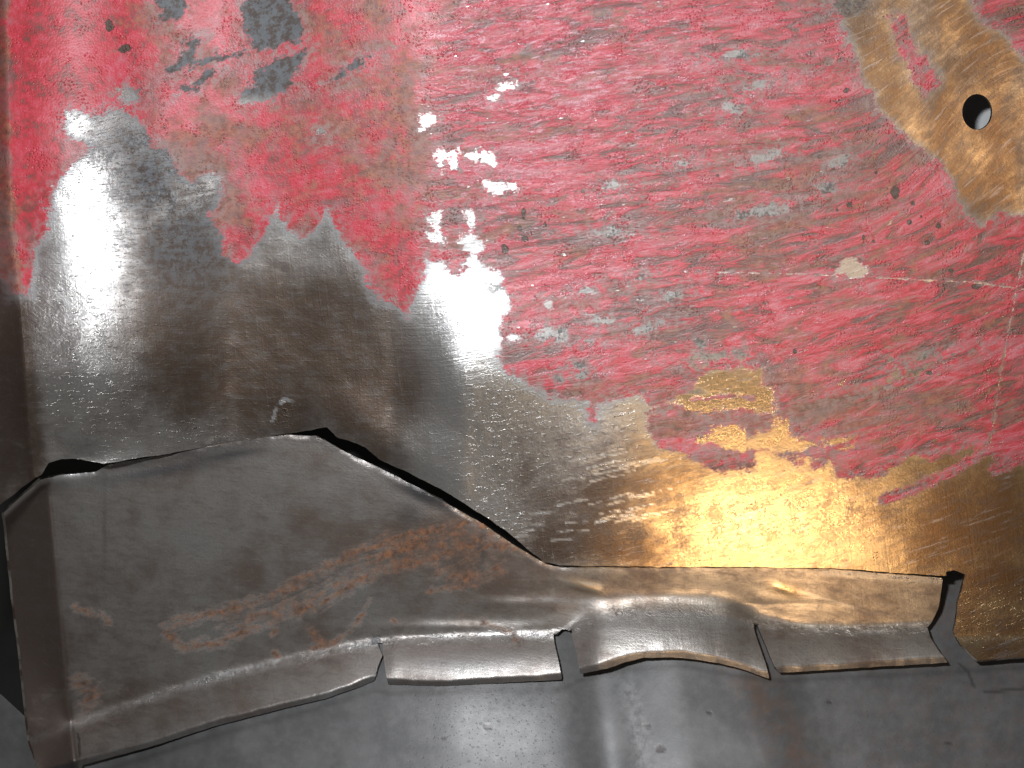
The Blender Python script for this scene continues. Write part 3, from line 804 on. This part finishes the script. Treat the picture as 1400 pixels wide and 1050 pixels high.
def patch_attrs(u, v):
    ru = np.zeros_like(u)
    for pts, w in RUST_LOOPS:
        ru = np.maximum(ru, 0.72 * ss(-w * 1.5, w * 1.0, sdf_line(u, v, pts, w * 0.7)))
    ru = np.maximum(ru, 0.60 * ss(-8, 16, sdf(u, v, [(250, 870), (300, 845), (420, 800), (540, 738), (650, 708), (730, 735), (700, 765), (560, 775), (440, 830), (340, 866)])))
    ru = np.maximum(ru, 0.75 * blob(u, v, 560, 745, 110, 26, -18))
    ru = np.maximum(ru, 0.5 * blob(u, v, 650, 770, 70, 40)) 
    ru = np.maximum(ru, 0.55 * blob(u, v, 125, 945, 40, 30) + 0.4 * blob(u, v, 120, 838, 40, 14))
    ru = np.maximum(ru, 0.45 * blob(u, v, 640, 745, 130, 55, -12))
    ru = np.maximum(ru, 0.12)
    e = np.interp(u, [p[0] for p in PATCH_TOP], [p[1] for p in PATCH_TOP])
    ru = np.maximum(ru, 0.55 * ss(14, 2, v - e) * ss(560, 640, u) * ss(800, 740, u))
    smudge_shade = 0.9 * blob(u, v, 215, 645, 95, 10, -9) + 0.7 * blob(u, v, 320, 620, 50, 6, -8) + 0.85 * blob(u, v, 572, 678, 45, 9, 28) + 0.5 * blob(u, v, 560, 705, 20, 20) + 0.4 * blob(u, v, 760, 822, 36, 5) + 0.5 * blob(u, v, 950, 786, 110, 7)
    smudge_shade = smudge_shade + 0.5 * blob(u, v, 660, 745, 6, 30) + 0.35 * blob(u, v, 143, 720, 3, 60) + 0.8 * ss(-2, 2, sdf(u, v, [(506, 882), (508, 870), (521, 868), (520, 883)]))
    pol_sheen = np.zeros_like(u)
    pol_sheen = np.maximum(pol_sheen, 1.0 * ss(-3, 3, sdf(u, v, [(762, 790), (790, 796), (820, 796), (824, 804), (818, 809), (800, 806), (775, 799)])))
    pol_sheen = np.maximum(pol_sheen, ss(-3, 3, sdf(u, v, [(1052, 800), (1064, 796), (1086, 804), (1084, 811), (1066, 812)])))
    pol_sheen = np.maximum(pol_sheen, 0.7 * ss(-2, 2, sdf_line(u, v, [(1084, 806), (1165, 830)], 2)))
    pol_sheen = np.maximum(pol_sheen, 0.8 * ss(9, 3, np.abs(v - e - 4)) * ss(1100, 1130, u))
    pol_sheen = np.maximum(pol_sheen, 0.9 * ss(12, 3, v - e) * ss(140, 110, u))
    smudge_shade = smudge_shade + 0.45 * ss(12, 3, v - e) * ss(120, 160, u) * ss(780, 740, u)  # seam edge painted darker to mute its highlight
    rimw = 0.7 * ss(8, 2, v - e) * ss(590, 640, u) * ss(770, 750, u)  # warm lit rim painted along the cut edge
    pol_sheen = np.maximum(pol_sheen, rimw)
    c = crease(u)
    jag = 1 - 0.6 * ss(790, 820, u) * ss(1040, 1010, u)
    pol_sheen = np.maximum(pol_sheen, 0.7 * jag * np.exp(-((v - c) / 6) ** 2) * (0.35 + 0.65 * ss(0, .25, fbm(u / 40, v / 20, 3, 61) + .12)))  # crease highlight painted lighter, broken up by hammer marks
    pol_sheen = np.maximum(pol_sheen, 0.6 * blob(u, v, 640, 908, 110, 16))  # flash highlight painted on the second tab
    pol_sheen = np.maximum(pol_sheen, 0.8 * blob(u, v, 450, 952, 14, 6, -20))
    ox_shade = 0.52 + 0.3 * blob(u, v, 600, 760, 200, 60) - 0.2 * blob(u, v, 900, 870, 120, 30) + 0.5 * ss(4, -6, u - (66 + (v - 650) * 0.1))
    smudge_shade = smudge_shade + 0.45 * ss(4, -6, u - (66 + (v - 650) * 0.1))  # side flange painted darker, shade from the grazing flash
    smear = np.maximum(blob(u, v, 800, 801, 30, 9, 15), blob(u, v, 1073, 806, 22, 9, 15))
    gold_sheen = rimw + 0.7 * smear + 0.28 * ss(760, 900, u) * ss(6, -6, v - c) + 0.15 * ss(1000, 1100, u)  # warm light tinted into the rim, smears and right half
    smudge_shade = smudge_shade + 0.45 * ss(-11, -5, v - np.interp(u, TB[:, 0], TB[:, 1]))  # free edges of the tabs painted as shaded lips
    smudge_shade = smudge_shade * np.where(u < 110, ss(2, 9, v - e), 1)
    pit = 0.10 + 0.5 * np.exp(-((v - c) / 10) ** 2)
    grit = 0.04 + 0.85 * jag * np.exp(-((v - c) / 7) ** 2) + 0.8 * ss(14, 4, v - e) * ss(1080, 1130, u) + 0.3 * ss(8, 3, v - e) * ss(300, 440, u)
    s, t = u + 0.12 * v, v - 0.10 * u + 14 * fbm(u / 200, v / 120, 2, 71)
    return dict(uvp=(u / 100, v / 100), flow=(s / 100, t / 100), gold_sheen=np.clip(gold_sheen, 0, 1), rflow=((u - 0.3 * v) / 100, (v + 0.38 * u + 30 * fbm(u / 120, v / 90, 2, 77)) / 100), rust=np.clip(ru, 0, 1), smudge_shade=np.clip(smudge_shade, 0, 1), oxide_shade=np.clip(ox_shade, 0, 1), pol_sheen=np.clip(pol_sheen, 0, 1), pit=np.clip(pit, 0, 1), grit=np.clip(grit, 0, 1))


vs_p = axis(580, 1056, 579, 1075, STEP)
up_ = [(104, 990)]
CR_MID = [(float(x), float(crease(x))) for x in np.linspace(104, 1268, 110)]
face_poly = [p for p in PATCH_TOP if p[0] > 54] + PATCH_R + CR_MID[::-1]
face_poly = face_poly + [(102, 990), (100, 960)]
fold_line = lambda v: 66 + (v - 650) * 0.108
pp_poly = PATCH_TOP + PATCH_R + CR_MID[::-1] + [(110, 1008), (112, 1050), (60, 1078), (40, 1010), (28, 900), (16, 800), (8, 720)]
NICK = [(772, 938), (766, 905), (760, 886), (759, 874), (762, 865), (769, 860), (776, 861), (781, 867), (785, 879), (789, 895), (796, 938)]
pp = thing('patch_panel', 'bare grey steel repair panel with rust streaks and notched tabs along its bottom', 'patch panel', P(np.array(650.), np.array(880.), np.array(0.)))


def rough_edge(u, v, a=1.6):
    return a * fbm(u / 12, v / 12, 3, 81)


def face_region(u, v):
    f = np.minimum(sdf(u, v, pp_poly) + rough_edge(u, v) * ss(-14, -24, v - crease(u)), -sdf(u, v, NICK))
    return np.minimum(f, u - fold_line(v))


def tab_region(poly):
    return lambda u, v: np.minimum(np.minimum(sdf(u, v, poly) + rough_edge(u, v, 1.2), v - crease(u)), -sdf(u, v, NICK))


me = sheet_mesh('panel_face', us[(us > 40) & (us < 1330)], vs_p, face_region, patch_depth, patch_attrs, 0.0009)
link('panel_face', me, [M_STEEL, M_EDGE], pp)
me = sheet_mesh('side_flange', us[us < 130], vs_p, lambda u, v: np.minimum(sdf(u, v, pp_poly) + rough_edge(u, v), fold_line(v) - u), patch_depth, patch_attrs, 0.0009)
link('side_flange', me, [M_STEEL, M_EDGE], pp)
for nm, poly in TABS:
    lo, hi = min(p[0] for p in poly) - 6, max(p[0] for p in poly) + 6
    me = sheet_mesh(nm, us[(us > lo) & (us < hi)], vs_p[vs_p > 820], tab_region(poly), patch_depth, patch_attrs, 0.0009)
    link(nm, me, [M_STEEL, M_EDGE], pp)


# ------------------------------------------------------------------ floor sheet
def floor_attrs(u, v):
    k = v - 900
    rust = 0.40 * np.exp(-((u - (1012 + 0.55 * k)) / 32) ** 2) + 0.15 * ss(1040, 1300, u)
    pol_sheen = 0.55 * np.exp(-((u - (852 + 0.20 * k)) / 15) ** 2) * ss(905, 950, v) + 0.25 * blob(u, v, 670, 970, 110, 45)  # light on the ribs painted as a pale stripe and patch
    dots = 0.45 * ss(520, 600, u) * ss(790, 760, u) + 0.2 * ss(1060, 1120, u)
    spot = np.zeros_like(u)
    for a, b, r in ((902, 1024, 6), (885, 992, 4), (1134, 960, 4), (1297, 1016, 3), (667, 994, 5), (606, 1010, 3), (970, 975, 3)):
        spot = np.maximum(spot, blob(u, v, a, b, r * 1.4, r))
    spot = ss(0.35, 0.6, spot)
    line = np.maximum(sdf_line(u, v, [(1312, 908), (1324, 920), (1331, 938)], 2), sdf_line(u, v, [(1345, 947), (1400, 941), (1460, 930)], 2))
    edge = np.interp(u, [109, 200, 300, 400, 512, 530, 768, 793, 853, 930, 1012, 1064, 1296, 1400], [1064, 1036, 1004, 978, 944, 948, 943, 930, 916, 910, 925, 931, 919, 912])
    smudge_shade = 0.5 * np.exp(-((v - edge) / 4) ** 2) + 0.9 * ss(-1, 1, line) + 0.22 * np.exp(-((u - (812 + 0.05 * k)) / 40) ** 2)  # painted tab shadow and rib shade, plus the real crack lines
    return dict(uvp=(u / 100, v / 100), rust=np.clip(rust, 0, 1), pol_sheen=np.clip(pol_sheen, 0, 1), dots=np.clip(dots, 0, 1), spot=spot, smudge_shade=np.clip(smudge_shade, 0, 1))


us_f = axis(-12, 1412, -160, 1650, 3.5)
vs_f = axis(820, 1062, 760, 1250, 3.5)
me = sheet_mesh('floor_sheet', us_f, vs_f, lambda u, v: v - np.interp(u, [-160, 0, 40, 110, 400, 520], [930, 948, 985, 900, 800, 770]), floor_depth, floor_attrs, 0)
fo = link('floor_sheet', me, [M_FLOOR])
fo['label'] = 'dull grey floor sheet with pressed ribs and dark specks beneath the tabs'
fo['category'] = 'floor sheet'


# ------------------------------------------------------------------ what is behind
def slab(name, pts, back, mat):
    """a sheet between corner points with a folded rim"""
    import bmesh
    bm = bmesh.new()
    a = [bm.verts.new(p) for p in pts]; b = [bm.verts.new(np.array(p) + back) for p in pts]
    bm.faces.new(a)
    bm.faces.new(b[::-1])
    for i in range(len(pts)):
        j = (i + 1) % len(pts); bm.faces.new((a[j], a[i], b[i], b[j]))
    bmesh.ops.recalc_face_normals(bm, faces=bm.faces)
    me = bpy.data.meshes.new(name); bm.to_mesh(me); bm.free()
    return link(name, me, [mat])


q = lambda u, v, D: P(np.array(float(u)), np.array(float(v)), np.array(float(D)))
inner = slab('inner_panel', [q(1220, -20, -180), q(1560, -20, -180), q(1560, 300, -180), q(1220, 300, -180)], np.array([0, 0.002, 0]), M_INNER)
inner['label'] = 'grey inner panel glimpsed through the round bolt hole'
inner['category'] = 'inner panel'
wall = slab('gap_shade_backing', [q(-600, -600, -420), q(1900, -600, -420), q(1900, 1500, -420), q(-600, 1500, -420)], np.array([0, 0.004, 0]), M_DARK)  # added black backing so the gaps read as deep shade
wall['kind'] = 'structure'
